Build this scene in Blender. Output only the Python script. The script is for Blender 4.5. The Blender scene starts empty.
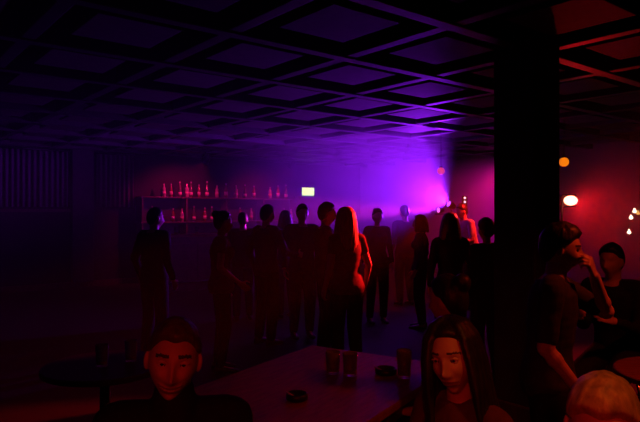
import bpy, bmesh, math, random
from mathutils import Vector, Matrix, noise

random.seed(7)
SC = bpy.context.scene
COL = SC.collection
R = math.radians
F = 590.0                      # focal length in pixels of the 640 x 422 frame
EYE = 1.62

# ------------------------------------------------------------------ camera, world, exposure
cam_d = bpy.data.cameras.new('camera')
cam_d.sensor_width = 36
cam_d.lens = 36 * F / 640
cam_d.clip_start = 0.05
cam = bpy.data.objects.new('camera', cam_d)
cam.location = (0, 0, EYE)
cam.rotation_euler = (R(90), 0, 0)
COL.objects.link(cam)
SC.camera = cam

w = bpy.data.worlds.new('night')
w.use_nodes = True
w.node_tree.nodes['Background'].inputs[0].default_value = (0.9, 0.05, 0.12, 1)
w.node_tree.nodes['Background'].inputs[1].default_value = 0.0
SC.world = w

SC.view_settings.view_transform = 'Standard'
SC.view_settings.look = 'None'
SC.view_settings.gamma = 1
SC.view_settings.exposure = 0.0
SC.view_settings.use_curve_mapping = False
SC.cycles.use_denoising = True
SC.cycles.max_bounces = 5
SC.cycles.diffuse_bounces = 2
SC.cycles.glossy_bounces = 3
SC.cycles.transmission_bounces = 4
SC.cycles.volume_bounces = 0
SC.cycles.sample_clamp_indirect = 2.0
SC.cycles.blur_glossy = 0.5

# light levels (watts), given off by lamps built further down, some of them added
P_VIOLET, P_MAGENTA, P_RED, P_WASH = 1750.0, 2600.0, 100.0, 270.0
P_FRONT, P_WARM, P_BAR, P_SIDE = 54.0, 19.0, 100.0, 52.0
P_HAIR, P_SHOW = 3200.0, 700.0
HAZE, HAZE_STAGE = 0.006, 0.12

# ------------------------------------------------------------------ helpers
UA = Vector((0.779, 0.627, 0)); VA = Vector((-0.627, 0.779, 0)); ROT = R(38.83)
def W(u, v, z=0): return Vector((u*UA.x + v*VA.x, u*UA.y + v*VA.y, z))
def px(x, y, d): return Vector(((x-320)/F*d, d, EYE + (211-y)/F*d))

MATS = {}
def mat(name, col, rough=0.6, metal=0.0, spec=0.5, var=0.25, scale=8.0, emit=None, es=0.0, trans=0.0, bump=0.0, ior=1.45, stretch=None):
    if name in MATS: return MATS[name]
    m = bpy.data.materials.new(name); m.use_nodes = True
    nt = m.node_tree; b = nt.nodes['Principled BSDF']
    b.inputs['Roughness'].default_value = rough
    b.inputs['Metallic'].default_value = metal
    b.inputs['Specular IOR Level'].default_value = spec
    b.inputs['IOR'].default_value = ior
    b.inputs['Transmission Weight'].default_value = trans
    tc = nt.nodes.new('ShaderNodeTexCoord'); nz = nt.nodes.new('ShaderNodeTexNoise')
    nz.inputs['Scale'].default_value = scale; nz.inputs['Detail'].default_value = 4
    if stretch:
        mp = nt.nodes.new('ShaderNodeMapping'); mp.inputs['Scale'].default_value = stretch
        nt.links.new(tc.outputs['Object'], mp.inputs[0]); nt.links.new(mp.outputs[0], nz.inputs['Vector'])
    else:
        nt.links.new(tc.outputs['Object'], nz.inputs['Vector'])
    rp = nt.nodes.new('ShaderNodeValToRGB')
    rp.color_ramp.elements[0].position = 0.3; rp.color_ramp.elements[1].position = 0.7
    rp.color_ramp.elements[0].color = [c*(1-var) for c in col] + [1]
    rp.color_ramp.elements[1].color = [min(1, c*(1+var)) for c in col] + [1]
    nt.links.new(nz.outputs['Fac'], rp.inputs[0]); nt.links.new(rp.outputs[0], b.inputs['Base Color'])
    if bump:
        bp = nt.nodes.new('ShaderNodeBump'); bp.inputs['Strength'].default_value = bump
        bp.inputs['Distance'].default_value = 0.01
        nt.links.new(nz.outputs['Fac'], bp.inputs['Height']); nt.links.new(bp.outputs[0], b.inputs['Normal'])
    if emit:
        b.inputs['Emission Color'].default_value = (*emit, 1); b.inputs['Emission Strength'].default_value = es
    MATS[name] = m
    return m

def link(name, bm, m, parent=None, smooth=False, loc=None):
    me = bpy.data.meshes.new(name)
    bmesh.ops.recalc_face_normals(bm, faces=bm.faces[:])
    bm.to_mesh(me); bm.free()
    return link_mesh(name, me, m, parent, smooth, loc)

def link_mesh(name, me, m, parent=None, smooth=False, loc=None):
    if smooth:
        me.polygons.foreach_set('use_smooth', [True]*len(me.polygons))
    for q in (m if isinstance(m, (list, tuple)) else [m]): me.materials.append(q)
    o = bpy.data.objects.new(name, me); COL.objects.link(o)
    if parent is not None: o.parent = parent
    if loc is not None: o.location = loc
    return o

def tag(o, label=None, cat=None, group=None, kind=None):
    if label: o['label'] = label
    if cat: o['category'] = cat
    if group: o['group'] = group
    if kind: o['kind'] = kind
    return o

def empty(name, loc, rz=0, label=None, cat=None, group=None):
    o = bpy.data.objects.new(name, None); COL.objects.link(o)
    o.location = loc; o.rotation_euler = (0, 0, rz); o.empty_display_size = 0.1
    return tag(o, label, cat, group)

def copy_tree(o, parent=None):
    c = o.copy(); COL.objects.link(c)
    if parent is not None: c.parent = parent
    for ch in list(o.children): copy_tree(ch, c)
    return c

def box(bm, c, s, rz=0.0, bev=0.0):
    r = bmesh.ops.create_cube(bm, size=1.0)
    vs = r['verts']
    M = Matrix.Translation(Vector(c)) @ Matrix.Rotation(rz, 4, 'Z') @ Matrix.Diagonal((s[0], s[1], s[2], 1))
    bmesh.ops.transform(bm, matrix=M, verts=vs)
    if bev:
        es = list({e for v in vs for e in v.link_edges})
        bmesh.ops.bevel(bm, geom=es, offset=bev, segments=2, profile=0.5, affect='EDGES')

def basis(d):
    d = d.normalized()
    a = Vector((0, 0, 1)) if abs(d.z) < 0.9 else Vector((1, 0, 0))
    x = d.cross(a).normalized(); y = d.cross(x).normalized()
    return x, y

def loft(bm, rings, close=True):
    vr = [[bm.verts.new(p) for p in r] for r in rings]
    n = len(vr[0])
    for a, b in zip(vr[:-1], vr[1:]):
        for i in range(n):
            bm.faces.new((a[i], a[(i+1) % n], b[(i+1) % n], b[i]))
    if close:
        bm.faces.new(vr[0][::-1]); bm.faces.new(vr[-1])

def tube(bm, pts, rad, n=12, close=True):
    pts = [Vector(p) for p in pts]
    if not isinstance(rad, (list, tuple)): rad = [rad]*len(pts)
    rings = []; x = None
    for i, p in enumerate(pts):
        d = (pts[min(i+1, len(pts)-1)] - pts[max(i-1, 0)])
        if d.length < 1e-9: d = Vector((0, 0, 1))
        d.normalize()
        if x is None: x, y = basis(d)
        else:
            x = (x - d*x.dot(d)).normalized()
        y = d.cross(x).normalized()
        rings.append([p + (x*math.cos(2*math.pi*k/n) + y*math.sin(2*math.pi*k/n))*rad[i] for k in range(n)])
    loft(bm, rings, close)

def capsule(bm, p0, p1, r0, r1, n=12):
    p0 = Vector(p0); p1 = Vector(p1); d = p1 - p0
    L = d.length
    if L < 1e-6: d = Vector((0, 0, 1)); L = 1e-6
    d = d/L
    pts, rr = [], []
    for a in (-89, -60, -30):
        pts.append(p0 + d*r0*math.sin(R(a))); rr.append(r0*math.cos(R(a)))
    pts.append(p0); rr.append(r0); pts.append(p1); rr.append(r1)
    for a in (30, 60, 89):
        pts.append(p1 + d*r1*math.sin(R(a))); rr.append(r1*math.cos(R(a)))
    tube(bm, pts, rr, n)

def ellipsoid(bm, c, s, rot=None, seg=20):
    r = bmesh.ops.create_uvsphere(bm, u_segments=seg, v_segments=max(8, seg*2//3), radius=1.0)
    M = Matrix.Translation(Vector(c)) @ (rot.to_4x4() if rot else Matrix.Identity(4)) @ Matrix.Diagonal((s[0], s[1], s[2], 1))
    bmesh.ops.transform(bm, matrix=M, verts=r['verts'])

def lathe(bm, prof, n=24, M=None):
    rings = []
    for (r, z) in prof:
        rings.append([Vector((max(r, 1e-4)*math.cos(2*math.pi*k/n), max(r, 1e-4)*math.sin(2*math.pi*k/n), z)) for k in range(n)])
    if M is not None: rings = [[M @ p for p in r] for r in rings]
    loft(bm, rings, True)

def aim(d):                          # matrix turning local +Z to d
    return Vector((0, 0, 1)).rotation_difference(Vector(d).normalized()).to_matrix().to_4x4()

def remesh(bm, vox, it=4, fac=0.5):
    bmesh.ops.recalc_face_normals(bm, faces=bm.faces[:])
    me = bpy.data.meshes.new('tmp'); bm.to_mesh(me); bm.free()
    o = bpy.data.objects.new('tmp', me); COL.objects.link(o)
    q = o.modifiers.new('r', 'REMESH'); q.mode = 'VOXEL'; q.voxel_size = vox
    if it:
        s = o.modifiers.new('s', 'SMOOTH'); s.iterations = it; s.factor = fac
    dg = bpy.context.evaluated_depsgraph_get()
    out = bpy.data.meshes.new_from_object(o.evaluated_get(dg), depsgraph=dg)
    bpy.data.objects.remove(o); bpy.data.meshes.remove(me)
    return out

def light(name, kind, loc, col, power, d=None, angle=60, blend=0.5, size=0.05, parent=None):
    l = bpy.data.lights.new(name, kind); l.color = col; l.energy = power
    l.shadow_soft_size = size
    if kind == 'SPOT': l.spot_size = R(angle); l.spot_blend = blend
    o = bpy.data.objects.new(name, l); COL.objects.link(o); o.location = loc
    if d is not None:
        o.rotation_mode = 'QUATERNION'; o.rotation_quaternion = Vector((0, 0, -1)).rotation_difference(Vector(d).normalized())
    if parent is not None: o.parent = parent
    return o

# ------------------------------------------------------------------ materials
M_wall = mat('dark_wall_paint', (0.015, 0.012, 0.013), 0.8, var=0.2, scale=3)
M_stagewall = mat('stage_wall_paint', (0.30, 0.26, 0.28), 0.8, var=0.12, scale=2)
M_floor = mat('dark_floor_boards', (0.014, 0.010, 0.009), 0.6, var=0.4, scale=3, stretch=(1, 9, 1))
M_ceil = mat('ceiling_deck_black', (0.02, 0.018, 0.02), 0.8)
M_beam = mat('ceiling_beam_dark', (0.03, 0.026, 0.03), 0.5, spec=0.35, var=0.2)
M_panel = mat('ceiling_panel_board', (0.06, 0.05, 0.05), 0.7, spec=0.2, var=0.15, scale=12)
M_colm = mat('column_dark_paint', (0.035, 0.028, 0.03), 0.65)
M_curt = mat('curtain_cloth', (0.10, 0.08, 0.10), 0.8, var=0.15, scale=20)
M_wood = mat('dark_stained_wood', (0.07, 0.04, 0.03), 0.35, var=0.35, scale=4, stretch=(2, 14, 2))
M_tab = mat('table_varnish', (0.20, 0.055, 0.04), 0.5, spec=0.25, var=0.3, scale=4, stretch=(2, 12, 2))
M_metal = mat('black_metal', (0.03, 0.03, 0.03), 0.4, metal=0.6)
M_chrome = mat('chrome', (0.6, 0.6, 0.6), 0.15, metal=1.0)
M_vinyl = mat('black_vinyl', (0.03, 0.025, 0.025), 0.4)
M_glass = mat('clear_glass', (0.9, 0.9, 0.9), 0.05, var=0.02, trans=0.9, ior=1.45)
M_drink = mat('dark_drink', (0.25, 0.08, 0.03), 0.1, trans=0.4)
M_bot = [mat('bottle_brown', (0.24, 0.08, 0.03), 0.2, trans=0.25, spec=1.0), mat('bottle_green', (0.10, 0.16, 0.06), 0.2, trans=0.25, spec=1.0),
         mat('bottle_clear', (0.65, 0.6, 0.6), 0.2, trans=0.4, spec=1.0)]
M_cap = mat('bottle_cap', (0.35, 0.3, 0.3), 0.3, metal=0.5)
M_paper = mat('paper_label', (0.5, 0.45, 0.4), 0.7)
M_skin = mat('skin_fair', (0.56, 0.33, 0.25), 0.5, var=0.08, scale=30)
M_lip = mat('lips', (0.34, 0.10, 0.09), 0.42, var=0.08)
M_brow = mat('eyebrow_hair', (0.055, 0.03, 0.02), 0.7)
M_white = mat('eye_white', (0.7, 0.66, 0.64), 0.2, var=0.03)
M_iris = mat('eye_iris', (0.03, 0.02, 0.015), 0.15)
M_hair = {'dark': mat('hair_dark', (0.020, 0.013, 0.011), 0.45, scale=60, var=0.5, stretch=(1, 1, 0.15), bump=0.4),
          'brown': mat('hair_brown', (0.10, 0.05, 0.03), 0.45, scale=60, var=0.45, stretch=(1, 1, 0.15), bump=0.4),
          'blond': mat('hair_blond', (0.42, 0.27, 0.11), 0.5, scale=60, var=0.35, stretch=(1, 1, 0.2), bump=0.4)}
def cloth(n, c): return mat('cloth_'+n, c, 0.85, spec=0.2, scale=25, var=0.2, bump=0.15)
C_black = cloth('black', (0.014, 0.013, 0.014)); C_char = cloth('charcoal', (0.04, 0.037, 0.04)); C_red = cloth('red', (0.35, 0.06, 0.05))
C_wine = cloth('wine', (0.12, 0.03, 0.035)); C_grey = cloth('grey', (0.16, 0.15, 0.15)); C_white = cloth('pale', (0.42, 0.40, 0.40))
C_blue = cloth('navy', (0.03, 0.035, 0.07)); C_jean = cloth('denim', (0.05, 0.06, 0.10))
M_shoe = mat('shoe_leather', (0.02, 0.017, 0.016), 0.4)

# ------------------------------------------------------------------ setting
U0, U1, V0, V1, H = -4.0, 12.0, -4.0, 13.0, 3.12
def uvbox(bm, u0, u1, v0, v1, z0, z1, bev=0):
    box(bm, W((u0+u1)/2, (v0+v1)/2, (z0+z1)/2), (u1-u0, v1-v0, z1-z0), ROT, bev)
def struct(name, u0, u1, v0, v1, z0, z1, m, bev=0, label=None):
    bm = bmesh.new(); uvbox(bm, u0, u1, v0, v1, z0, z1, bev)
    o = link(name, bm, m); tag(o, label, kind='structure'); return o
struct('floor', U0-.1, U1+.1, V0-.1, V1+.1, -0.12, 0, M_floor)
struct('ceiling', U0-.1, U1+.1, V0-.1, V1+.1, H, H+.12, M_ceil)
struct('wall_back', U0-.1, U1+.1, V1, V1+.12, 0, H, M_wall)
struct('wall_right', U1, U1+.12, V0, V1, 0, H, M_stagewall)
struct('wall_left', U0-.12, U0, V0, V1, 0, H, M_wall)
struct('wall_front', U0-.1, U1+.1, V0-.12, V0, 0, H, M_wall)
struct('baseboard_back', U0, U1, V1-.025, V1, 0, .12, M_wood)
struct('baseboard_right', U1-.025, U1, V0, V1-.03, 0, .12, M_wood)
struct('trim_1', 3.70, 4.14, V1-.16, V1, .12, H, M_colm, .01)          # pilaster between the curtains
struct('trim_2', U0, 3.69, V1-.05, V1, 1.60, 1.66, M_wood, .005)     # dado rail

# coffered ceiling: beams on a 1.12 m grid and one board hung in each bay
BU, BV, PM = 3.307, 2.636, 1.12
ZB = 2.90
def beam(n, u0, u1, v0, v1):
    bm = bmesh.new(); uvbox(bm, u0, u1, v0, v1, ZB, H, .008)
    tag(link('ceiling_beam', bm, M_beam), kind='structure')
us = [BU + k*PM for k in range(-6, 8) if U0 < BU + k*PM < U1]
vs = [BV + k*PM for k in range(-5, 10) if V0 < BV + k*PM < V1]
for v in vs: beam('v', U0, U1, v-.055, v+.055)
for u in us:
    bm = bmesh.new()
    uvbox(bm, u-.055, u+.055, V0, V1, ZB+.012, H-.002, .008)
    tag(link('ceiling_beam', bm, M_beam), kind='structure')
for u in us[:-1]:
    for v in vs[:-1]:
        bm = bmesh.new(); uc, vc = u+PM/2, v+PM/2
        uvbox(bm, uc-.31, uc+.31, vc-.31, vc+.31, 2.945, 2.975, .006)
        uvbox(bm, uc-.03, uc+.03, vc-.03, vc+.03, 2.97, H+.001)
        tag(link('ceiling_panel', bm, M_panel), kind='structure')

# square column
cc = W(4.0, 2.42) ; cu, cv = 4.0, 2.42
CN = Vector((0.364*4.4, 4.4, 0)); cu, cv = CN.dot(UA), CN.dot(VA)
struct('column', cu, cu+.36, cv, cv+.36, 0, H, M_colm, .012)
struct('trim_3', cu-.02, cu+.38, cv-.02, cv+.38, 0, .14, M_wood, .01)

# curtains on the back wall, cut off where shade hides the rest
def curtain(u0, u1, label):
    t = empty('curtain', W((u0+u1)/2, V1-.10, 1.70), ROT, label, 'curtain', 'pleated curtains on the back wall')
    L = u1-u0; n = int(L/.011); bm = bmesh.new(); rows = []
    for side in (0, 1):
        for z in (0, .4, .8, 1.15):
            row = []
            for i in range(n+1):
                x = -L/2 + L*i/n
                y = .026*math.sin(x*2*math.pi/.105 + .5*math.sin(x*7)) * (1.0 - .25*z/1.15) + (.008 if side else 0)
                row.append(bm.verts.new((x, y, z)))
            rows.append(row)
    for s in (0, 4):
        for a in range(3):
            for i in range(n):
                bm.faces.new((rows[s+a][i], rows[s+a][i+1], rows[s+a+1][i+1], rows[s+a+1][i]))
    for i in range(n):
        bm.faces.new((rows[0][i], rows[0][i+1], rows[4][i+1], rows[4][i]))
        bm.faces.new((rows[3][i], rows[3][i+1], rows[7][i+1], rows[7][i]))
    for a in range(3):
        for i in (0, n):
            bm.faces.new((rows[a][i], rows[a+1][i], rows[5+a][i], rows[4+a][i]))
    link('cloth', bm, M_curt, t, True)
    bm = bmesh.new(); tube(bm, [(-L/2-.05, 0.0, 1.17), (L/2+.05, 0.0, 1.17)], .014)
    link('curtain_rod', bm, M_metal, t, True)
curtain(1.75, 3.62, 'wide pleated curtain at the left edge of the photo, before the dark pilaster')
curtain(4.22, 5.02, 'narrow pleated curtain between the dark pilaster and the bottle shelves')

# exit sign over the door in the back wall
dr = struct('door_1', 9.55, 10.45, V1-.05, V1-.005, 0.0, 2.02, M_wood, .01)
bm = bmesh.new(); p = W(9.68, V1-.10, 1.02); tube(bm, [p, p + W(0, -.05, 0), p + W(.11, -.05, 0)], .012)
ho = link('door_handle', bm, M_chrome, None, True); ho.parent = dr
def at_v(x, v):                      # depth where pixel column x meets the plane v
    k = (x-320)/F; return v/(k*VA.x + VA.y)
dS = at_v(308, V1-.07); pS = px(308, 191.5, dS)
t = empty('exit_sign', pS, ROT, 'small glowing pale yellow exit sign box above the heads of the crowd', 'sign')
bm = bmesh.new(); box(bm, (0, .035, 0), (.46, .07, .26), 0, .008); link('housing', bm, M_metal, t)
bm = bmesh.new(); box(bm, (0, -.006, 0), (.41, .012, .21), 0, .003)
link('lit_face', bm, mat('sign_face', (0.7, .75, .4), .5, emit=(0.80, 1.0, 0.30), es=1.9, var=.02), t)
bm = bmesh.new(); box(bm, (0, -.006, -.116), (.41, .012, .018), 0, .002)
link('green_edge', bm, mat('sign_green', (0.1, .4, .1), .5, emit=(0.12, 0.7, 0.10), es=.8, var=.02), t)

# ------------------------------------------------------------------ bar
SU0, SU1, SV = 5.10, 9.40, 12.72
shelf_z = (0.50, 0.95, 1.36, 1.93)
t = empty('bar_shelving', W((SU0+SU1)/2, SV, 0), ROT, 'tall dark back bar shelving holding bottles along the back wall', 'shelves')
LL = SU1-SU0
bm = bmesh.new(); box(bm, (0, .225, .98), (LL, .02, 1.92)); link('back_panel', bm, M_vinyl, t)
for k in range(5):
    bm = bmesh.new(); box(bm, (-LL/2 + .02 + k*(LL-.04)/4, 0.05, .97), (.04, .33, 1.94), 0, .004); link('upright', bm, M_wood, t)
for z in shelf_z:
    bm = bmesh.new(); box(bm, (0, 0.04, z), (LL+.06, .36, .03), 0, .004); link('shelf', bm, M_wood, t)

def bottle_proto(prof, m, capz, capr, lab):
    o = link('bottle', (lambda b: (lathe(b, prof, 20), b)[1])(bmesh.new()), m, None, True)
    bm = bmesh.new(); lathe(bm, [(capr*.9, capz-.035), (capr, capz-.03), (capr, capz), (capr*.6, capz+.003)], 16)
    link('cap', bm, M_cap, o, True)
    bm = bmesh.new(); r, z0, z1 = lab
    lathe(bm, [(r, z0), (r+.0015, z0), (r+.0015, z1), (r, z1)], 20); link('paper_label', bm, M_paper, o, True)
    return o
bp = [bottle_proto([(.03, 0), (.038, .005), (.038, .18), (.034, .205), (.016, .235), (.014, .29), (.015, .30)], M_bot[0], .31, .017, (.0385, .05, .13)),
      bottle_proto([(.034, 0), (.041, .006), (.041, .14), (.036, .19), (.015, .27), (.014, .33), (.0155, .34)], M_bot[1], .35, .017, (.0415, .04, .11)),
      bottle_proto([(.035, 0), (.045, .006), (.043, .17), (.045, .20), (.02, .225), (.016, .28), (.017, .29)], M_bot[2], .30, .019, (.0455, .05, .12))]
used = [False]*3
def bottle(k, u, v, z, label, group):
    if used[k]: o = copy_tree(bp[k])
    else: o = bp[k]; used[k] = True
    o.location = W(u, v, z); o.rotation_euler.z = random.uniform(0, 6)
    s = random.uniform(.95, 1.12); o.scale = (s, s, s)
    tag(o, label, 'bottle', group); return o
kinds = ['brown', 'green', 'clear']
upper_px = [164, 171, 180, 187, 191, 199, 207, 217, 226, 236, 245, 254, 270, 278, 286]
ords = ['first', 'second', 'third', 'fourth', 'fifth', 'sixth', 'seventh', 'eighth', 'ninth', 'tenth', 'eleventh', 'twelfth', 'thirteenth', 'fourteenth', 'fifteenth']
def u_at(x, v):
    d = at_v(x, v); return Vector(((x-320)/F*d, d, 0)).dot(UA)
for i, x in enumerate(upper_px):
    k = (2, 0, 1, 2, 1, 0, 1, 2, 0, 2, 1, 0, 2, 0, 1)[i]
    bottle(k, u_at(x, SV-.05), SV-.05, shelf_z[3]+.0155, '%s glass bottle on the top bar shelf, %s from the left' % (kinds[k], ords[i]), 'bottles on the top bar shelf')
for i, x in enumerate([152, 173, 182, 194, 205, 212, 240, 251, 262, 284, 291]):
    k = (1, 0, 2, 1, 0, 1, 0, 2, 1, 0, 2)[i]
    bottle(k, u_at(x, SV-.06), SV-.06, shelf_z[2]+.0155, '%s glass bottle on the middle bar shelf, %s from the left' % (kinds[k], ords[i]), 'bottles on the middle bar shelf')

# counter in front of the shelves
t = empty('bar_counter', W(6.9, 11.2, 0), ROT, 'long dark bar counter behind the standing crowd', 'bar counter')
bm = bmesh.new(); box(bm, (0, 0, 1.12), (4.2, .62, .05), 0, .012); link('counter_top', bm, M_tab, t)
bm = bmesh.new(); box(bm, (0, .04, .55), (4.1, .48, 1.09), 0, .006)
for k in range(6): box(bm, (-1.7+k*.68, -.205, .56), (.5, .02, .8), 0, .006)
link('front_panel', bm, M_wood, t)
bm = bmesh.new(); tube(bm, [(-2.05, -.30, .2), (2.05, -.30, .2)], .02)
for k in range(5): tube(bm, [(-1.8+k*.9, -.30, .2), (-1.8+k*.9, -.20, .2)], .012)
link('foot_rail', bm, M_chrome, t, True)

# drinking glasses
def tumbler_mesh(bm, r, h, th=.003):
    lathe(bm, [(r*.82, 0), (r*.86, .003), (r, h), (r-th, h), (r*.84-th, .012), (0.0005, .012)], 24)
_glass = {}
def tumbler(loc, r, h, label, group, fill=.55):
    key = (r, h, fill)
    if key in _glass: o = copy_tree(_glass[key])
    else:
        bm = bmesh.new(); tumbler_mesh(bm, r, h); o = link('drinking_glass', bm, M_glass, None, True)
        if fill:
            bm = bmesh.new(); lathe(bm, [(r*.80, .013), (r*(.84+.14*fill)-.0045, h*fill), (.0005, h*fill)], 20); link('drink', bm, M_drink, o, True)
        _glass[key] = o
    o.location = loc
    return tag(o, label, 'glass', group)
for i, x in enumerate([176, 197, 229, 274]):
    tumbler(W(u_at(x, 11.15), 11.15, 1.1455), .042, .15, 'tall glass standing on the bar counter, %s from the left' % ords[i], 'glasses on the bar counter', .6)

# ------------------------------------------------------------------ lamps
def par_can(parent, loc, d, lens_m, r=.09, L=.2):
    M = Matrix.Translation(Vector(loc)) @ aim(d)
    bm = bmesh.new(); lathe(bm, [(r*.45, -L), (r*.8, -L*.85), (r, -L*.4), (r, 0), (r*1.08, .002), (r*1.08, .02), (r*.94, .02), (r*.94, -.01)], 24, M)
    o = link('lamp_housing', bm, M_metal, parent, True)
    bm = bmesh.new(); lathe(bm, [(r*.93, -.012), (r*.93, -.004), (r*.6, .004), (.001, .008)], 24, M)
    link('lens', bm, lens_m, o, True)
    return o
def tripod(parent, h, m=M_metal):
    bm = bmesh.new(); tube(bm, [(0, 0, .12), (0, 0, h)], .017); link('pole', bm, m, parent, True)
    for k in range(3):
        a = R(30+120*k); bm = bmesh.new()
        tube(bm, [(.02*math.cos(a), .02*math.sin(a), .5), (.42*math.cos(a), .42*math.sin(a), .012)], .012); link('leg', bm, m, parent, True)

# violet and magenta stage lights
pv = px(449, 204, 11.0)
t = empty('stage_light', (pv.x+.13, pv.y+.05, 0), 0, 'pair of violet and pink stage lights on a stand left of the red lit performer', 'stage light')
tripod(t, pv.z-.18)
bm = bmesh.new(); tube(bm, [(-.38, .04, pv.z-.19), (.06, .0, pv.z-.19)], .014); link('crossbar', bm, M_metal, t, True)
bm = bmesh.new(); tube(bm, [(-.06, .0, pv.z-.19), (-.10, -.03, pv.z-.06)], .012); link('bracket', bm, M_metal, t, True)
DV = Vector((-3.8, -2.2, 1.85)); DM = Vector((-5.0, -3.0, -.05))
M_lv = mat('lens_violet', (.3, .1, .6), .3, emit=(0.55, 0.06, 1.0), es=2.5, var=.02)
M_lm = mat('lens_pink', (.6, .1, .4), .3, emit=(1.0, 0.10, 0.7), es=2.5, var=.02)
par_can(t, (-.13, -.05, pv.z), DV, M_lv, .065, .16)
par_can(t, (-.30, .06, pv.z-.115), DM, M_lm, .055, .12)
light('violet_beam', 'SPOT', pv + DV.normalized()*.05, (0.28, 0.010, 1.0), P_VIOLET, DV, 98, .7, .06)
pm = Vector((t.location.x-.30, t.location.y+.06, pv.z-.115))
light('pink_beam', 'SPOT', pm + DM.normalized()*.05, (1.0, 0.02, 0.62), P_MAGENTA, DM, 14, .8, .05)

# little LED fixture behind the performer
pl = px(464.5, 202, 11.6)
t = empty('led_fixture', (pl.x, pl.y, 0), 0, 'small upright LED light with pink points behind the red lit performer', 'stage light')
tripod(t, pl.z-.1)
bm = bmesh.new(); box(bm, (0, 0, pl.z), (.10, .05, .24), 0, .008); link('housing', bm, M_metal, t)
for dz in (-.08, 0, .08):
    bm = bmesh.new(); ellipsoid(bm, (0, -.027, pl.z+dz), (.022, .012, .022), None, 12)
    link('led', bm, mat('led_pink', (.8, .4, .5), .3, emit=(1.0, .42, .55), es=3, var=.02), t, True)

# strong red lamp right of the column: housing on a stand, lens towards the room
pr = px(571.5, 200.5, 8.0)
t = empty('floodlight', (pr.x-.11, pr.y+.06, 0), 0, 'bright red white floodlight on a stand just right of the column', 'floodlight')
tripod(t, pr.z+.05)
DR = Vector((-.45, -1.0, -.02))
bm = bmesh.new(); box(bm, (.11, .05, pr.z), (.20, .10, .17), R(-8), .015); link('housing', bm, M_metal, t)
bm = bmesh.new(); ellipsoid(bm, (.11, -.035, pr.z), (.095, .03, .066), None, 24)
link('lens', bm, mat('lens_red_hot', (.9, .3, .2), .3, emit=(1.0, 0.26, 0.16), es=7, var=.02), t, True)
light('red_flood', 'SPOT', pr + Vector((-.02, -.14, 0)), (1.0, 0.004, 0.012), P_RED, Vector((.1, -1, -.34)), 112, .6, .07)

# red wash on the stage wall
pw = W(10.85, 7.2, 2.70)
t = empty('unseen_spotlight', pw, 0, 'dark spotlight on the ceiling throwing red light on the stage wall', 'spotlight', 'ceiling spotlights')
def ceiling_spot(t, d, lm):
    bm = bmesh.new(); tube(bm, [(0, 0, .03), (0, 0, ZB-t.location.z+.22)], .014); link('hanger', bm, M_metal, t, True)
    par_can(t, (0, 0, 0), d, lm, .075, .18)
M_lr = mat('lens_red', (.6, .05, .05), .3, emit=(1.0, 0.05, 0.05), es=2, var=.02)
DW = W(12.0, 8.5, 1.35) - pw
ceiling_spot(t, DW, M_lr)
light('red_wash', 'SPOT', pw + DW.normalized()*.06, (1.0, 0.002, 0.60), P_WASH, DW, 95, 1.0, .06)

# two red spots added close over the bar to put glints on the bottles
for ub, side in ((6.1, 'left'), (8.4, 'right')):
    pb = W(ub, 11.55, 2.70)
    t = empty('unseen_spotlight', pb, 0, 'added dark spotlight over the %s half of the bar bottles' % side, 'spotlight', 'ceiling spotlights')
    DB = W(ub, 12.7, 1.62) - pb
    ceiling_spot(t, DB, M_lr)
    light('added_bar_red', 'SPOT', pb + DB.normalized()*.06, (1.0, 0.01, 0.15), P_BAR, DB, 100, .7, .05)

# narrow red spots added out of sight: one across the performer, one across the crowd from behind the column
for q, aimp, lab, pw_, an in ((Vector((3.38, 9.3, 2.70)), Vector((2.40, 9.8, 1.45)), 'added dark spotlight hidden on the ceiling, aimed at the performer from the right', P_SHOW, 34),
                         (Vector((2.78, 7.35, 2.32)), Vector((.45, 5.80, 1.36)), 'added dark spotlight hidden behind the column aimed at the long red lit hair', P_HAIR, 20)):
    t = empty('unseen_spotlight', q, 0, lab, 'spotlight', 'ceiling spotlights')
    ceiling_spot(t, aimp-q, M_lr)
    light('added_red_spot', 'SPOT', q + (aimp-q).normalized()*.06, (1.0, 0.012, 0.012), pw_, aimp-q, an, .6, .05)

# pendant globes
def globe(x, y, d, r, m, label):
    p = px(x, y, d)
    t = empty('pendant_lamp', p, 0, label, 'lamp')
    bm = bmesh.new(); ellipsoid(bm, (0, 0, 0), (r, r, r), None, 24); link('lamp_globe', bm, m, t, True)
    bm = bmesh.new(); lathe(bm, [(.012, r*.9), (.035, r*.93), (.03, r*1.25), (.01, r*1.35)], 16); link('socket', bm, M_metal, t, True)
    bm = bmesh.new(); tube(bm, [(0, 0, r*1.3), (0, 0, H-p.z)], .005, 8); link('cord', bm, M_metal, t, True)
    return p
globe(441, 171, 10.0, .062, mat('globe_red', (.6, .1, .1), .3, emit=(1.0, 0.06, 0.10), es=.75, var=.05), 'small dim red globe lamp hanging above the performer')
globe(564, 162, 8.6, .068, mat('globe_orange', (.8, .3, .05), .3, emit=(1.0, 0.22, 0.004), es=1.0, var=.05), 'small orange globe lamp hanging above the bright red floodlight')

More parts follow.
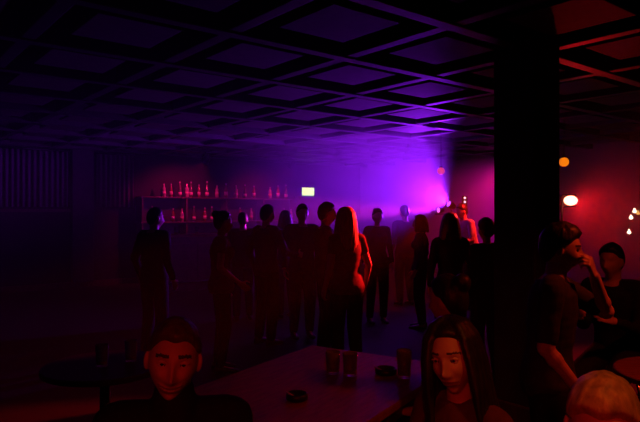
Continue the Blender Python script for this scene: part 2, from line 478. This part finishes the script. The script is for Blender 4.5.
# string of white bulbs at the right edge
p0 = px(632, 211, 8.6)
t = empty('string_lights', (p0.x, p0.y, 1.2), 0, 'short string of small white bulbs at the right edge of the photo', 'lights')
bulbs = [px(634.5, 211, 8.6), px(631, 217.5, 8.6), px(629, 232, 8.6), px(638, 213, 8.7)]
bm = bmesh.new(); order = [px(640, 120, 8.7), bulbs[3]+Vector((0, 0, .04)), bulbs[0]+Vector((0, .02, .04)), bulbs[1]+Vector((0, .02, .04)), bulbs[2]+Vector((0, .02, .04))]
order[0].z = H
tube(bm, [q - t.location for q in order], .004, 8); link('cord', bm, M_metal, t, True)
for i, b in enumerate(bulbs):
    bm = bmesh.new(); r = .028 if i < 3 else .024
    lathe(bm, [(.008, .04), (.012, .02), (r, -.005), (r*.8, -.02), (.002, -.03)], 14, Matrix.Translation(b - t.location))
    link('bulb', bm, mat('bulb_white', (.9, .85, .7), .3, emit=(1.0, .85, .55), es=4, var=.02) if i < 3 else mat('bulb_yellow', (.9, .6, .2), .3, emit=(1.0, .5, .12), es=1.2, var=.02), t, True)

# red and amber downlights over the foreground tables (above the picture)
def downlight(loc, label, col, power, lm, d, ang):
    t = empty('downlight', loc, 0, label, 'downlight')
    bm = bmesh.new(); lathe(bm, [(.05, -.02), (.06, -.02), (.065, .14), (.03, .16)], 20); link('housing', bm, M_metal, t, True)
    bm = bmesh.new(); lathe(bm, [(.048, -.018), (.03, -.012), (.001, -.01)], 16); link('lens', bm, lm, t, True)
    bm = bmesh.new(); tube(bm, [(0, 0, .15), (0, 0, H-loc[2])], .01, 8); link('hanger', bm, M_metal, t, True)
    light(label.split()[0]+'_down', 'SPOT', Vector(loc)+Vector((0, 0, -.04)), col, power, d, ang, .7, .06)
downlight((-.15, -.75, 2.1), 'red hanging downlight behind the viewer', (1.0, 0.02, 0.012), P_FRONT, M_lr, Vector((.26, 2.3, -1.35)), 48)
downlight((.85, .75, 2.6), 'amber hanging downlight above the blond person', (1.0, 0.16, 0.02), P_WARM, mat('lens_amber', (.7, .3, .05), .3, emit=(1, .3, .05), es=2, var=.02), Vector((-.2, .6, -1.4)), 52)

downlight((2.05, 2.45, 2.6), 'red hanging downlight added above the round table at the right edge', (1.0, 0.05, 0.01), P_SIDE, M_lr, Vector((-.55, .35, -1.3)), 95)  # added out of view to light the man at the column and the table

# ------------------------------------------------------------------ people
def sst(a, b, x):
    t = max(0.0, min(1.0, (x-a)/(b-a))); return t*t*(3-2*t)
def g(x, s): return math.exp(-(x/s)**2)
def head_pt(d, smile=0.0, face=True, fem=False):
    nk = .78 if fem else 1.0
    x, y, z = d
    a, b, c = (.074, .096, .120)
    p = Vector((x*a, y*b, z*c))
    low = sst(.01, -.115, p.z)
    p.x *= 1 - (.42 if fem else .34)*low**1.3
    if p.y < 0: p.y *= 1 - .40*sst(-.03, -.11, p.z); p.y *= 1.03
    else: p.y *= 1 - .10*low + .06*sst(.0, -.06, p.z)
    if p.z > .06: p.x *= 1.0 + .04*sst(.06, .1, p.z)
    if y > 0.1 and face:
        f = sst(.1, .45, y)
        X, Z = p.x, p.z
        dy = 0.0
        dy += nk*.028*g(X, .0115)*g(Z+.034, .016) + nk*.015*g(X, .0085)*(sst(-.045, -.02, Z)*(1-sst(.0, .028, Z)))   # nose
        dy += .008*(g(X-.014, .007)+g(X+.014, .007))*g(Z+.037, .008)                                            # nostrils
        dy += .006*g(Z-.034, .010)*g(abs(X)-.028, .026)                                                         # brow
        dy -= .0125*g(abs(X)-.031, .015)*g(Z-.010, .012)                                                        # eye sockets
        dy += (.005+.006*smile)*g(abs(X)-.040, .016)*g(Z+.026-.004*smile, .018)                                 # cheeks
        zc = -.066 + smile*(9.0*X*X)
        wmo = .026 + .010*smile
        inm = sst(wmo+.006, wmo-.006, abs(X))
        dy += .0065*inm*(g(Z-zc-.0055, .0055) + 1.15*g(Z-zc+.0065, .006)) - .005*inm*g(Z-zc, .0025)             # lips
        dy += .004*smile*g(abs(X)-.043, .010)*g(Z+.055, .016)
        dy -= .004*smile*g(abs(X)-.034-.25*max(0, -.045-Z), .0045)*sst(-.075, -.06, Z)*(1-sst(-.045, -.03, Z))
        dy += .008*g(X, .018)*g(Z+.103, .013) - .005*g(X, .02)*g(Z+.085, .008)                                  # chin
        p.y += dy*f
    return p
def head_bm(bm, M, smile, fem, seg=72):
    n, m = seg, seg*3//4
    rings = []
    for j in range(1, m):
        th = math.pi*j/m
        rings.append([M @ head_pt(Vector((math.sin(th)*math.cos(2*math.pi*i/n), math.sin(th)*math.sin(2*math.pi*i/n), math.cos(th))), smile, True, fem) for i in range(n)])
    loft(bm, rings)
    for s in (-1, 1):
        rot = (M.to_3x3() @ Matrix.Rotation(R(-s*22), 3, 'Z') @ Matrix.Rotation(R(-8), 3, 'X'))
        ellipsoid(bm, M @ Vector((s*.077, -.006, -.004)), (.009, .018, .031), rot, 16)

def hair_base(bm, M, style, thick, seg=80):
    n, m = seg, seg*3//4
    rings = []
    ph = random.uniform(0, 9)
    for j in range(1, m):
        th = math.pi*j/m; ring = []
        for i in range(n):
            ph_ = 2*math.pi*i/n
            d = Vector((math.sin(th)*math.cos(ph_), math.sin(th)*math.sin(ph_), math.cos(th)))
            p = head_pt(d, 0, False)
            y = p.y
            line = -.075 + .075*sst(-.06, -.01, y) + .030*sst(-.012, .012, y) + (.040 if style != 'long' else .052)*sst(.02, .07, y)
            if style == 'recede': line += .007*sst(.02, .07, y)*sst(.0, .04, abs(p.x))
            mk = sst(line-.004, line+.012, p.z)
            t = thick*(.45+.75*sst(-.05, .10, p.z))
            t *= 1 + .22*noise.noise(Vector((p.x*60+ph, p.y*60, p.z*22))) + .10*math.sin(ph_*37+ph)
            ring.append(M @ (p*(1 + ((t*mk - .006*(1-mk))/max(p.length, .05)))))
        rings.append(ring)
    loft(bm, rings)

def long_hair(bm, M, length, nl=30, fwd=62, spread=.03, part=0.0):
    for layer in (0, 1):
        for k in range(nl):
            a = R(fwd + (360-2*fwd)*(k+.5*layer)/nl + random.uniform(-3, 3))     # from front, around the back
            dx, dy = math.sin(a), math.cos(a)
            L = length*random.uniform(.88, 1.05)
            pts, rr = [], []
            ph = random.uniform(0, 6)
            for q in range(9):
                f = q/8
                if f < .4:
                    e = R(80 - 80*f/.4)
                    d = Vector((dx*math.cos(e), dy*math.cos(e), math.sin(e)))
                    p = head_pt(d, 0, False); p = p*(1 + (.012+.006*layer)/p.length)
                else:
                    s = (f-.4)/.6
                    d = Vector((dx, dy, 0)); p = head_pt(d, 0, False); p = p*(1 + (.014+.006*layer)/p.length)
                    p = p + Vector((dx, dy*.75, 0))*spread*s + Vector((0, 0, -L*s))
                    p += Vector((math.sin(ph+s*7), math.cos(ph+s*6), 0))*.006*s
                pts.append(M @ p); rr.append(.0165*(1-.55*max(0, (f-.55)/.45)) if f > .1 else .012)
            tube(bm, pts, rr, 8)

def ik(S, T, l1, l2, pole):
    d = T-S; L = min(d.length, (l1+l2)*.985); L = max(L, .12); dn = d.normalized()
    a = (l1*l1-l2*l2+L*L)/(2*L); h = math.sqrt(max(l1*l1-a*a, 0))
    pp = pole - dn*pole.dot(dn); pp = pp.normalized()
    return S + dn*a + pp*h, S + dn*L

def hand(bm, wr, f, n, curl, side):
    f = f.normalized(); n = (n - f*n.dot(f)).normalized(); n0 = n.copy(); s = f.cross(n)*side      # s points to the thumb side
    for i in range(4):
        o = (1.5-i)*.019
        capsule(bm, wr + s*o*.55, wr + f*.088 + s*o, .014, .0115, 8)
        p = wr + f*(.088 - .004*abs(i-1)) + s*o; d = f.copy()
        L = (.072, .080, .074, .058)[i]
        for q, k in enumerate((.45, .32, .23)):
            c = curl*(.8, 1.0, .7)[q] + .06*i
            ca, sa = math.cos(c), math.sin(c)
            nd = d*ca + n*sa; n2 = n*ca - d*sa
            e = p + nd*L*k
            capsule(bm, p, e, .0092-.0007*q, .0086-.0008*q, 8); p, d = e, nd
            n = n2
        n = n0.copy()
    b = wr + f*.022 + s*.026
    d1 = (f*.55 + s*.75 + n*.35).normalized(); m_ = b + d1*.042
    capsule(bm, b - s*.01, m_, .0135, .0105, 8)
    d2 = (f*.85 + s*.25 + n*(.25+.5*curl)).normalized(); e = m_ + d2*.034
    capsule(bm, m_, e, .0105, .0095, 8)
    capsule(bm, e, e + (f*.9 + n*(.2+.6*curl)).normalized()*.024, .0095, .0075, 8)

MALE = [(-.10, .150, .100), (-.03, .168, .120), (.06, .158, .113), (.14, .146, .102), (.25, .158, .110), (.36, .172, .117), (.44, .166, .105), (.495, .115, .078), (.525, .062, .056)]
FEM = [(-.10, .155, .105), (-.03, .174, .122), (.06, .152, .108), (.14, .124, .090), (.25, .136, .098), (.34, .148, .112), (.43, .144, .092), (.485, .095, .068), (.515, .052, .048)]
PERSONS = []
def person(label, loc, face, Ht=1.75, fem=False, seated=None, lean=0, side=0, head=(0, 0, 0), wr=None, wl=None, pole_r=None, pole_l=None,
           hair='dark', style='short', hlen=.3, thick=.016, top=None, legs=None, skin=None, sleeve=1.0, near=False, smile=0.0, curl=(.35, .35),
           palm_r=None, palm_l=None, step=0.0, group='people standing in the crowd', eyes=False, collar=0, knee_in=0.0, feet_back=0.0):
    top = top or C_black; legs = legs or C_black; skin = skin or M_skin
    s = Ht/1.75
    prof = FEM if fem else MALE
    pz = .95 if seated is None else (seated + .095)/s
    P = Vector((0, 0, pz))
    t = Vector((math.sin(R(side)), math.sin(R(lean)), 1)); t = Vector((t.x, t.y, math.sqrt(max(.1, 1-t.x**2-t.y**2))))
    sx = Vector((1, 0, 0)); sx = (sx - t*sx.dot(t)).normalized(); fy = t.cross(sx)
    tn = (t + Vector((0, 0, 1.0))).normalized()
    nb = P + t*.515
    hc = nb + tn*.146 + fy*.024
    sw = .158 if fem else .182
    SR, SL = P + t*.462 + sx*sw, P + t*.462 - sx*sw
    l1, l2 = .285, .255
    wr = Vector(wr) if wr else SR + Vector((.07, .05, -.50)); wl = Vector(wl) if wl else SL + Vector((-.07, .05, -.50))
    ER, WR = ik(SR, wr, l1, l2, Vector(pole_r) if pole_r else Vector((.35, -1, -.2)))
    EL, WL = ik(SL, wl, l1, l2, Vector(pole_l) if pole_l else Vector((-.35, -1, -.2)))
    HR, HL = P + sx*.092 + Vector((0, 0, -.03)), P - sx*.092 + Vector((0, 0, -.03))
    if seated is None:
        KR, KL = Vector((.10, .03+step*.5, .50)), Vector((-.10, .03-step*.4, .50))
        AR, AL = Vector((.11, -.01+step, .085)), Vector((-.11, -.02-step*.8, .085))
    else:
        kz = min(.52, pz-.03) if seated < .6 else pz-.16
        KR, KL = Vector((.13-knee_in, .43, kz)), Vector((-.13+knee_in, .43, kz))
        az = .085 if seated < .6 else .36
        AR, AL = Vector((.13-knee_in*.5, .45-feet_back, az)), Vector((-.13+knee_in*.5, .43-feet_back, az))
    MH = Matrix.Translation(hc) @ Matrix.Rotation(R(head[0]), 4, 'Z') @ Matrix.Rotation(R(-head[1]), 4, 'X') @ Matrix.Rotation(R(head[2]), 4, 'Y')
    S = Matrix.Scale(s, 4)
    def torso(bm, lo, hi, inf, n=24):
        rings = []
        for (q, rx, ry) in prof:
            if q < lo-1e-6 or q > hi+1e-6: continue
            c = P + t*q
            f_ = inf + (.014 if inf > .012 and q < 0 else 0)
            rings.append([c + sx*(rx+f_)*math.cos(2*math.pi*k/n) + fy*(ry+f_)*math.sin(2*math.pi*k/n) for k in range(n)])
        loft(bm, rings)
        if fem and hi > .4:
            for q in (-1, 1): ellipsoid(bm, P + t*.335 + sx*q*.062 + fy*.078, (.062+inf, .055+inf, .060+inf), None, 16)
    ra = (.043, .038, .030, .024) if fem else (.050, .044, .035, .027)
    rl = (.085, .056, .052, .036) if fem else (.088, .060, .055, .040)
    # body
    bm = bmesh.new()
    torso(bm, -.10, .6, 0)
    capsule(bm, P + t*.47 - sx*(sw-.02), P + t*.47 + sx*(sw-.02), .046 if fem else .054, .046 if fem else .054, 14)
    capsule(bm, nb - tn*.04, hc - tn*.05 - fy*.014, .046 if fem else .056, .041 if fem else .052, 16)
    for (Sh, El, Wr, sd, pn, cl) in ((SR, ER, WR, 1, palm_r, curl[0]), (SL, EL, WL, -1, palm_l, curl[1])):
        capsule(bm, Sh, El, ra[0], ra[1], 12); capsule(bm, El, Wr, ra[2]+.004, ra[3], 12)
        capsule(bm, El.lerp(Wr, .22), El.lerp(Wr, .3), ra[2]+.006, ra[2]+.005, 12)
        f = (Wr-El).normalized()
        hand(bm, Wr + f*.01, f, Vector(pn) if pn else Vector((-sd, .15, 0)), cl, sd)
    for (Hp, Kn, An) in ((HR, KR, AR), (HL, KL, AL)):
        capsule(bm, Hp, Kn, rl[0], rl[1], 14); capsule(bm, Kn, An, rl[2], rl[3], 12)
        capsule(bm, Kn.lerp(An, .25)+Vector((0, -.012, 0)), Kn.lerp(An, .4)+Vector((0, -.012, 0)), rl[2]+.002, rl[2]-.004, 12)
        capsule(bm, An + Vector((0, 0, -.035)), An + Vector((0, .13, -.055)), .030, .020, 10)
    head_bm(bm, MH, smile, fem, 110 if near else 56)
    bmesh.ops.transform(bm, matrix=S, verts=bm.verts[:])
    me = remesh(bm, .0036 if near else .0085, 3 if near else 4, .5)
    if near:
        Mi = MH.inverted() @ Matrix.Scale(1/s, 4)
        mi = [0]*len(me.polygons)
        for k, p in enumerate(me.polygons):
            q = Mi @ p.center
            if .05 < q.y < .135 and abs(q.z) < .13 and abs(q.x) < .06 and (q.y < .112 or q.z < -.05):
                zc = -.066 + smile*9*q.x*q.x
                hw = .030 + .010*smile
                if abs(q.x) < hw:
                    e = math.sqrt(max(0, 1-(q.x/hw)**2))
                    if -.0125*e < q.z-zc < .010*e: mi[k] = 1
                    if smile > .5 and abs(q.x) < hw*.85 and -.0030*e < q.z-zc < .0024*e: mi[k] = 3
                zb = .030 + .05*min(abs(q.x)-.013, .022) - .25*max(0, abs(q.x)-.037)
                if .013 < abs(q.x) < .052 and abs(q.z-zb-.004) < (.0052 if not fem else .0036): mi[k] = 2
        me.polygons.foreach_set('material_index', mi)
    body = link_mesh('person', me, [skin, M_lip, M_brow, M_white], None, True)
    # shirt
    bm = bmesh.new(); ti = .013
    torso(bm, -.10 if seated is None else -.03, .516, ti)
    capsule(bm, P + t*.468 - sx*(sw-.02), P + t*.468 + sx*(sw-.02), (.046 if fem else .054)+ti, (.046 if fem else .054)+ti, 14)
    if collar:
        capsule(bm, nb - tn*.05 + fy*.018, nb + tn*.012 + fy*.016, .088, .074, 16)
        capsule(bm, nb - tn*.03 - fy*.002, nb + tn*collar + fy*.004, (.046 if fem else .056)+.016, (.041 if fem else .054)+.012, 16)
    if sleeve > 0:
        for (Sh, El, Wr) in ((SR, ER, WR), (SL, EL, WL)):
            if sleeve >= .5:
                capsule(bm, Sh, El, ra[0]+.012, ra[1]+.010, 12)
                if sleeve > .5: capsule(bm, El, El.lerp(Wr, (sleeve-.5)*2*.93), ra[2]+.014, ra[3]+.010, 12)
            else: capsule(bm, Sh, Sh.lerp(El, sleeve*2*.9), ra[0]+.012, ra[1]+.013, 12)
    bmesh.ops.transform(bm, matrix=S, verts=bm.verts[:])
    me = remesh(bm, .008 if near else .013, 3, .5)
    for v in me.vertices:
        k = noise.noise(v.co*9 + Vector((Ht*7, 0, 0)))*.005 + noise.noise(Vector((v.co.x*14, v.co.y*14, v.co.z*30)))*.003
        v.co += v.normal*k
    link_mesh('shirt', me, top, body, True)
    # trousers
    bm = bmesh.new(); torso(bm, -.10, .06, .010)
    for (Hp, Kn, An) in ((HR, KR, AR), (HL, KL, AL)):
        capsule(bm, Hp, Kn, rl[0]+.012, rl[1]+.022, 14); capsule(bm, Kn, An + Vector((0, -.004, .015)), rl[2]+.026, rl[3]+.020, 12)
    bmesh.ops.transform(bm, matrix=S, verts=bm.verts[:])
    link_mesh('trousers', remesh(bm, .014, 3, .5), legs, body, True)
    for An in (AR, AL):
        bm = bmesh.new()
        rings = []
        zb = An.z-.085
        for (yy, wx, hh) in ((-.075, .020, .045), (-.06, .034, .075), (-.01, .038, .085), (.05, .040, .065), (.10, .046, .05), (.15, .043, .042), (.185, .026, .032), (.195, .010, .02)):
            rings.append([Vector((An.x + wx*math.cos(a), An.y+yy, zb + .0 + hh*(.5+.5*math.sin(a)) if math.sin(a) > -.75 else zb)) for a in [2*math.pi*k/16 for k in range(16)]])
        loft(bm, rings)
        bmesh.ops.transform(bm, matrix=S, verts=bm.verts[:])
        link('shoe', bm, M_shoe, body, True)
    # hair
    bm = bmesh.new()
    hair_base(bm, MH, style, thick)
    if style == 'long': long_hair(bm, MH, hlen, fwd=50 if near else 62)
    if style == 'bun':
        ellipsoid(bm, MH @ Vector((0, -.085, .095)), (.048, .044, .042), MH.to_3x3(), 20)
        for k in range(7):
            a = 2*math.pi*k/7
            pts = [MH @ (Vector((0, -.085, .095)) + Vector((.040*math.cos(a+q*.5)*math.sin(.4+q*.5), -.034*math.cos(.4+q*.5), .038*math.sin(a+q*.5)*math.sin(.4+q*.5)))*1.05) for q in range(5)]
            tube(bm, pts, .011, 8)
    bmesh.ops.transform(bm, matrix=S, verts=bm.verts[:])
    me = remesh(bm, .0045 if near else .008, 1, .5)
    link_mesh('hair', me, M_hair[hair], body, True)
    if eyes:
        for q in (-1, 1):
            bm = bmesh.new(); ellipsoid(bm, (0, 0, 0), (.0125, .0125, .0125), None, 24)
            c = MH @ Vector((q*.031, .0735, .0095))
            bmesh.ops.transform(bm, matrix=S @ Matrix.Translation(c) @ MH.to_3x3().to_4x4(), verts=bm.verts[:])
            fw = MH.to_3x3() @ Vector((0, 1, 0)); cw = c*s
            for f in bm.faces:
                f.material_index = 1 if (f.calc_center_median()-cw).normalized().dot(fw) > .90 else 0
            link('eye', bm, [M_white, M_iris], body, True)
            bm = bmesh.new()                    # upper lid
            pts = [MH @ Vector((q*.031 + .0155*math.cos(a), .0735+.0125*math.sqrt(max(0, 1-(math.cos(a)*.9)**2)), .0095+.0075*math.sin(a)*(1 if not smile else .75)+.001)) for a in [R(8+164*k/10) for k in range(11)]]
            tube(bm, pts, [.0012]+[.0026]*9+[.0012], 8)
            bmesh.ops.transform(bm, matrix=S, verts=bm.verts[:])
            link('eyelid', bm, skin, body, True)
    body.location = Vector((loc[0], loc[1], 0))
    body.rotation_euler.z = math.atan2(-face[0], face[1])
    tag(body, label, 'person', group)
    PERSONS.append(body)
    return body

def crowd(label, x, top_y, d, face, **k):
    z = EYE - (top_y-211)/F*d - .012
    return person(label, ((x-320)/F*d, d), face, Ht=z, **k)

crowd('person in dark clothes standing at the left end of the crowd before the bar', 154, 206, 6.6, (.5, .9), top=C_black, head=(-20, 0, 0))
crowd('person with a bare arm lit red standing second from the left of the crowd', 221, 209, 6.0, (1, .25), fem=True, top=C_wine, sleeve=.2, style='bun', hair='brown', wr=(.22, .17, .98), head=(10, 0, 0))
crowd('tall person in a dark jacket between the bare armed person and the exit sign', 266, 203, 7.2, (.7, .7), top=C_char, wr=(.25, .3, 1.12))
crowd('person standing directly below the glowing exit sign', 302, 202.5, 7.6, (.3, -1), top=C_blue, legs=C_jean)
crowd('large dark haired person in profile right of the exit sign, face turned right', 325, 201, 6.6, (1, .12), top=C_char, thick=.02, wr=(.05, .35, 1.15), wl=(-.15, .33, 1.12))
crowd('person whose long hair is lit bright red on one side, in mid crowd', 347, 205.5, 5.8, (-.45, 1), fem=True, style='long', hair='blond', hlen=.30, top=C_wine, sleeve=.25, wr=(.27, .1, .92))
crowd('person far back by the bar between the bare armed person and the dark jacket', 243, 211, 8.8, (-.3, 1), top=C_black)
crowd('person far back by the bar left of the exit sign, half hidden', 286, 209.5, 9.0, (-.5, 1), fem=True, top=C_black, style='long', hlen=.15)
crowd('person in the violet haze just right of the red lit long hair', 377, 207, 8.6, (.2, -1), fem=True, top=C_black, style='bun')
crowd('faint person farthest back in the bright violet haze', 405, 204, 10.2, (-.4, 1), top=C_black)
crowd('short person standing low in the violet haze left of the performer', 421, 213.5, 8.2, (-1, .3), fem=True, style='long', hlen=.14, top=C_char)
crowd('dark silhouette with shoulder length hair standing before the performer', 450.5, 211.5, 6.1, (.05, 1), fem=True, style='long', hlen=.17, top=C_black)
crowd('performer lit red standing behind the dark long haired silhouette', 472, 200.5, 9.8, (-1, -.35), top=C_white, lean=17, head=(0, 12, 0), wr=(.2, .42, 1.12), wl=(-.2, .42, 1.1), sleeve=.4, group=None)
crowd('dark round headed person partly hidden at the left side of the column', 487, 216.5, 5.7, (-.3, 1), top=C_black, fem=True, thick=.022, wr=(.1, .32, 1.22), pole_r=(1, 0, -1))

NEARG = 'people around the foreground tables'
# smiling man at the left of the table
person('smiling short haired person in dark clothes sitting left, facing the viewer', (-.445, 1.81), (.18, -1), Ht=1.69, seated=.45, lean=5, head=(2, 1, -6), collar=.035, smile=.85, near=True, eyes=True,
       thick=.013, hair='brown', style='recede', top=C_black, wr=(.20, .36, .60), wl=(-.20, .36, .60), palm_r=(0, 0, -1), palm_l=(0, 0, -1), group=NEARG)
# long haired woman right of the table
person('long haired person sitting right of the table, face turned left towards the light', (.50, 1.92), (-.72, -.45), Ht=1.63, fem=True, seated=.45, lean=7, head=(26, 2, 8), smile=.2, near=True, eyes=True,
       style='long', hair='dark', hlen=.30, thick=.011, top=C_wine, sleeve=.2, wr=(.16, .36, .66), wl=(-.16, .36, .66), palm_r=(0, 0, -1), palm_l=(0, 0, -1), group=NEARG)
# friend behind her with hair put up
person('person with hair pinned up sitting behind the long haired person, bare shoulder', (.71, 2.82), (-.8, .5), Ht=1.70, fem=True, seated=.45, lean=8, head=(-10, 4, 0), style='bun', hair='dark',
       top=C_black, sleeve=0, wr=(.13, .27, .67), wl=(-.13, .27, .67), palm_r=(0, 0, -1), palm_l=(0, 0, -1), group=NEARG)
# blond head at the bottom right corner
person('blond person at the bottom right corner, head lit orange from above', (.645, 1.33), (-.55, -1), Ht=1.62, seated=.45, lean=6, head=(0, 14, 0), near=True, hair='blond', style='recede', thick=.015,
       top=C_char, wr=(.2, .36, .64), wl=(-.2, .36, .64), palm_r=(0, 0, -1), palm_l=(0, 0, -1), group=NEARG)
# man at the column with a hand at his mouth
person('dark haired man standing before the column with one hand raised to his mouth', (1.08, 2.80), (.93, -.42), Ht=1.565, lean=4, head=(4, 8, 0), hair='dark', thick=.024, top=C_char, sleeve=.45, near=True,
       wl=(-.02, .225, 1.475), pole_l=(-.5, .7, -1), palm_l=(0, -1, .3), wr=(.20, .16, .93), curl=(.4, 1.0), group=NEARG)
# seated figure farther right
person('dark person sitting on a high stool at the right edge behind the raised arm', (2.10, 4.15), (-.8, -.7), Ht=1.66, seated=.56, lean=10, top=C_black, thick=.018, wr=(.12, .36, .95), wl=(-.12, .36, .95), group=NEARG)

# ------------------------------------------------------------------ furniture
E1 = Vector((.53, .848, 0)); E2 = Vector((.848, -.53, 0)); TC = Vector((-.05, 3.83, 0))
AT = math.atan2(E1.y, E1.x)
tc = TC - E1*.80 + E2*.475
t = empty('table', tc, AT, 'large dark varnished rectangular table in the foreground with glasses on it', 'table')
bm = bmesh.new(); box(bm, (0, 0, .73), (1.6, .95, .04), 0, .008); link('tabletop', bm, M_tab, t)
bm = bmesh.new()
for q in (-1, 1):
    box(bm, (0, q*.415, .67), (1.42, .025, .08)); box(bm, (q*.72, 0, .67), (.025, .81, .08))
link('apron', bm, M_wood, t)
for a in (-1, 1):
    for b in (-1, 1):
        bm = bmesh.new(); box(bm, (a*.73, b*.425, .355), (.06, .06, .71), 0, .006); link('leg', bm, M_wood, t)

def on_table(x, y, z=.75):
    d = F*(EYE-z)/(y-211); return Vector(((x-320)/F*d, d, z+.0005))
G2 = 'glasses on the foreground table'
tumbler(on_table(333, 373), .040, .115, 'short drinking glass mid table, left one of a touching pair', G2, .35)
tumbler(on_table(350, 375), .040, .115, 'short drinking glass mid table, right one of a touching pair', G2, .35)
tumbler(on_table(404, 377), .038, .14, 'tall drinking glass catching violet light beside the long haired person', G2, .0)
def ashtray(loc, r, label):
    bm = bmesh.new(); lathe(bm, [(r*.8, 0), (r, .006), (r, .03), (r*.86, .033), (r*.7, .012), (.001, .01)], 28)
    o = link('ashtray', bm, M_metal, None, True, loc); tag(o, label, 'ashtray', 'ashtrays')
    bm = bmesh.new(); a = .6
    tube(bm, [(-r*.2, 0, .014), (-r*1.1, .01, .037)], .004, 8); link('cigarette', bm, M_paper, o, True)
ashtray(on_table(297, 400), .050, 'round dark ashtray near the front of the foreground table')
ashtray(on_table(386, 374), .058, 'round dark ashtray beside the tall violet glass')

def stool(loc, label, h=.45, r=.17, rz=0):
    t = empty('stool', (loc[0], loc[1], 0), rz, label, 'stool', 'stools')
    bm = bmesh.new(); lathe(bm, [(r*.9, h-.06), (r, h-.05), (r, h-.015), (r*.9, h-.001), (.01, h)], 28); link('seat', bm, M_vinyl, t, True)
    for k in range(4):
        a = R(45+90*k); bm = bmesh.new()
        tube(bm, [(r*.7*math.cos(a), r*.7*math.sin(a), h-.058), (r*1.05*math.cos(a), r*1.05*math.sin(a), .002)], .013); link('leg', bm, M_chrome, t, True)
    bm = bmesh.new(); tube(bm, [(r*.93*math.cos(2*math.pi*k/24), r*.93*math.sin(2*math.pi*k/24), h*.36) for k in range(25)], .008, 8, False); link('foot_ring', bm, M_chrome, t, True)
stool((-.445, 1.81), 'round black stool under the smiling person')
stool((.645, 1.33), 'round black stool under the blond person')
stool((2.10, 4.15), 'taller round black stool under the dark person at the right edge', .56)
# bench along the right side of the table
bc = (Vector((.50, 1.92, 0)) + Vector((.71, 2.82, 0)))/2 + Vector((.03, -.0, 0))
t = empty('bench', bc, math.atan2(.90, .21), 'dark padded bench under the two people right of the table', 'bench')
bm = bmesh.new(); box(bm, (0, 0, .405), (1.5, .36, .09), 0, .02); link('seat_cushion', bm, M_vinyl, t, True)
bm = bmesh.new(); box(bm, (0, 0, .34), (1.46, .32, .04)); link('frame', bm, M_wood, t)
for a in (-1, 1):
    for b in (-1, 1):
        bm = bmesh.new(); box(bm, (a*.68, b*.12, .16), (.05, .05, .32), 0, .005); link('leg', bm, M_wood, t)

def round_table(loc, r, label, top, h=.75):
    t = empty('round_table', (loc[0], loc[1], 0), 0, label, 'table')
    bm = bmesh.new(); lathe(bm, [(r*.96, h-.035), (r, h-.028), (r, h-.006), (r*.985, h), (.01, h)], 40); link('tabletop', bm, top, t)
    bm = bmesh.new(); lathe(bm, [(.03, .03), (.03, h-.04)], 16); link('pedestal', bm, M_metal, t, True)
    bm = bmesh.new(); lathe(bm, [(r*.62, 0), (r*.62, .012), (.05, .035), (.03, .04)], 32); link('base', bm, M_metal, t, True)
round_table((-1.22, 3.35), .34, 'small round dark table in the black left foreground', M_vinyl)
tumbler(on_table(102, 366), .036, .12, 'glass with one faint glint in the dark left foreground, left of two', 'glasses on the left round table', .4)
tumbler(on_table(131, 361), .036, .12, 'glass in the dark left foreground, nearer the smiling person', 'glasses on the left round table', .4)
round_table((1.98, 3.18), .36, 'small round table lit red at the right edge behind the blond person', M_tab)

# ------------------------------------------------------------------ haze over the dance floor
bm = bmesh.new(); uvbox(bm, U0+.05, U1-.02, 1.9, V1-.30, .02, ZB-.01)
hz = bpy.data.materials.new('haze'); hz.use_nodes = True
nt = hz.node_tree; nt.nodes.remove(nt.nodes['Principled BSDF'])
vsn = nt.nodes.new('ShaderNodeVolumeScatter')
vsn.inputs['Color'].default_value = (1, 1, 1, 1); vsn.inputs['Anisotropy'].default_value = 0.15
# thin everywhere, thicker in a cloud round the stage and round the red floodlight
geo = nt.nodes.new('ShaderNodeNewGeometry')
dst = nt.nodes.new('ShaderNodeVectorMath'); dst.operation = 'DISTANCE'; dst.inputs[1].default_value = (1.2, 10.4, 1.9)
nt.links.new(geo.outputs['Position'], dst.inputs[0])
mr = nt.nodes.new('ShaderNodeMapRange'); mr.interpolation_type = 'SMOOTHSTEP'
mr.inputs['From Min'].default_value = 1.0; mr.inputs['From Max'].default_value = 3.3
mr.inputs['To Min'].default_value = HAZE_STAGE; mr.inputs['To Max'].default_value = HAZE
nt.links.new(dst.outputs['Value'], mr.inputs['Value'])
ds2 = nt.nodes.new('ShaderNodeVectorMath'); ds2.operation = 'DISTANCE'; ds2.inputs[1].default_value = (4.3, 7.6, 1.6)
nt.links.new(geo.outputs['Position'], ds2.inputs[0])
mr2 = nt.nodes.new('ShaderNodeMapRange'); mr2.interpolation_type = 'SMOOTHSTEP'
mr2.inputs['From Min'].default_value = 0.4; mr2.inputs['From Max'].default_value = 1.9
mr2.inputs['To Min'].default_value = 0.2; mr2.inputs['To Max'].default_value = 0.0
nt.links.new(ds2.outputs['Value'], mr2.inputs['Value'])
ad = nt.nodes.new('ShaderNodeMath'); ad.operation = 'ADD'
nt.links.new(mr.outputs['Result'], ad.inputs[0]); nt.links.new(mr2.outputs['Result'], ad.inputs[1])
nt.links.new(ad.outputs[0], vsn.inputs['Density'])
nt.links.new(vsn.outputs[0], nt.nodes['Material Output'].inputs['Volume'])
tag(link('haze', bm, hz), 'stage fog hanging over the dance floor, thickest round the stage lights', 'haze', kind='stuff')
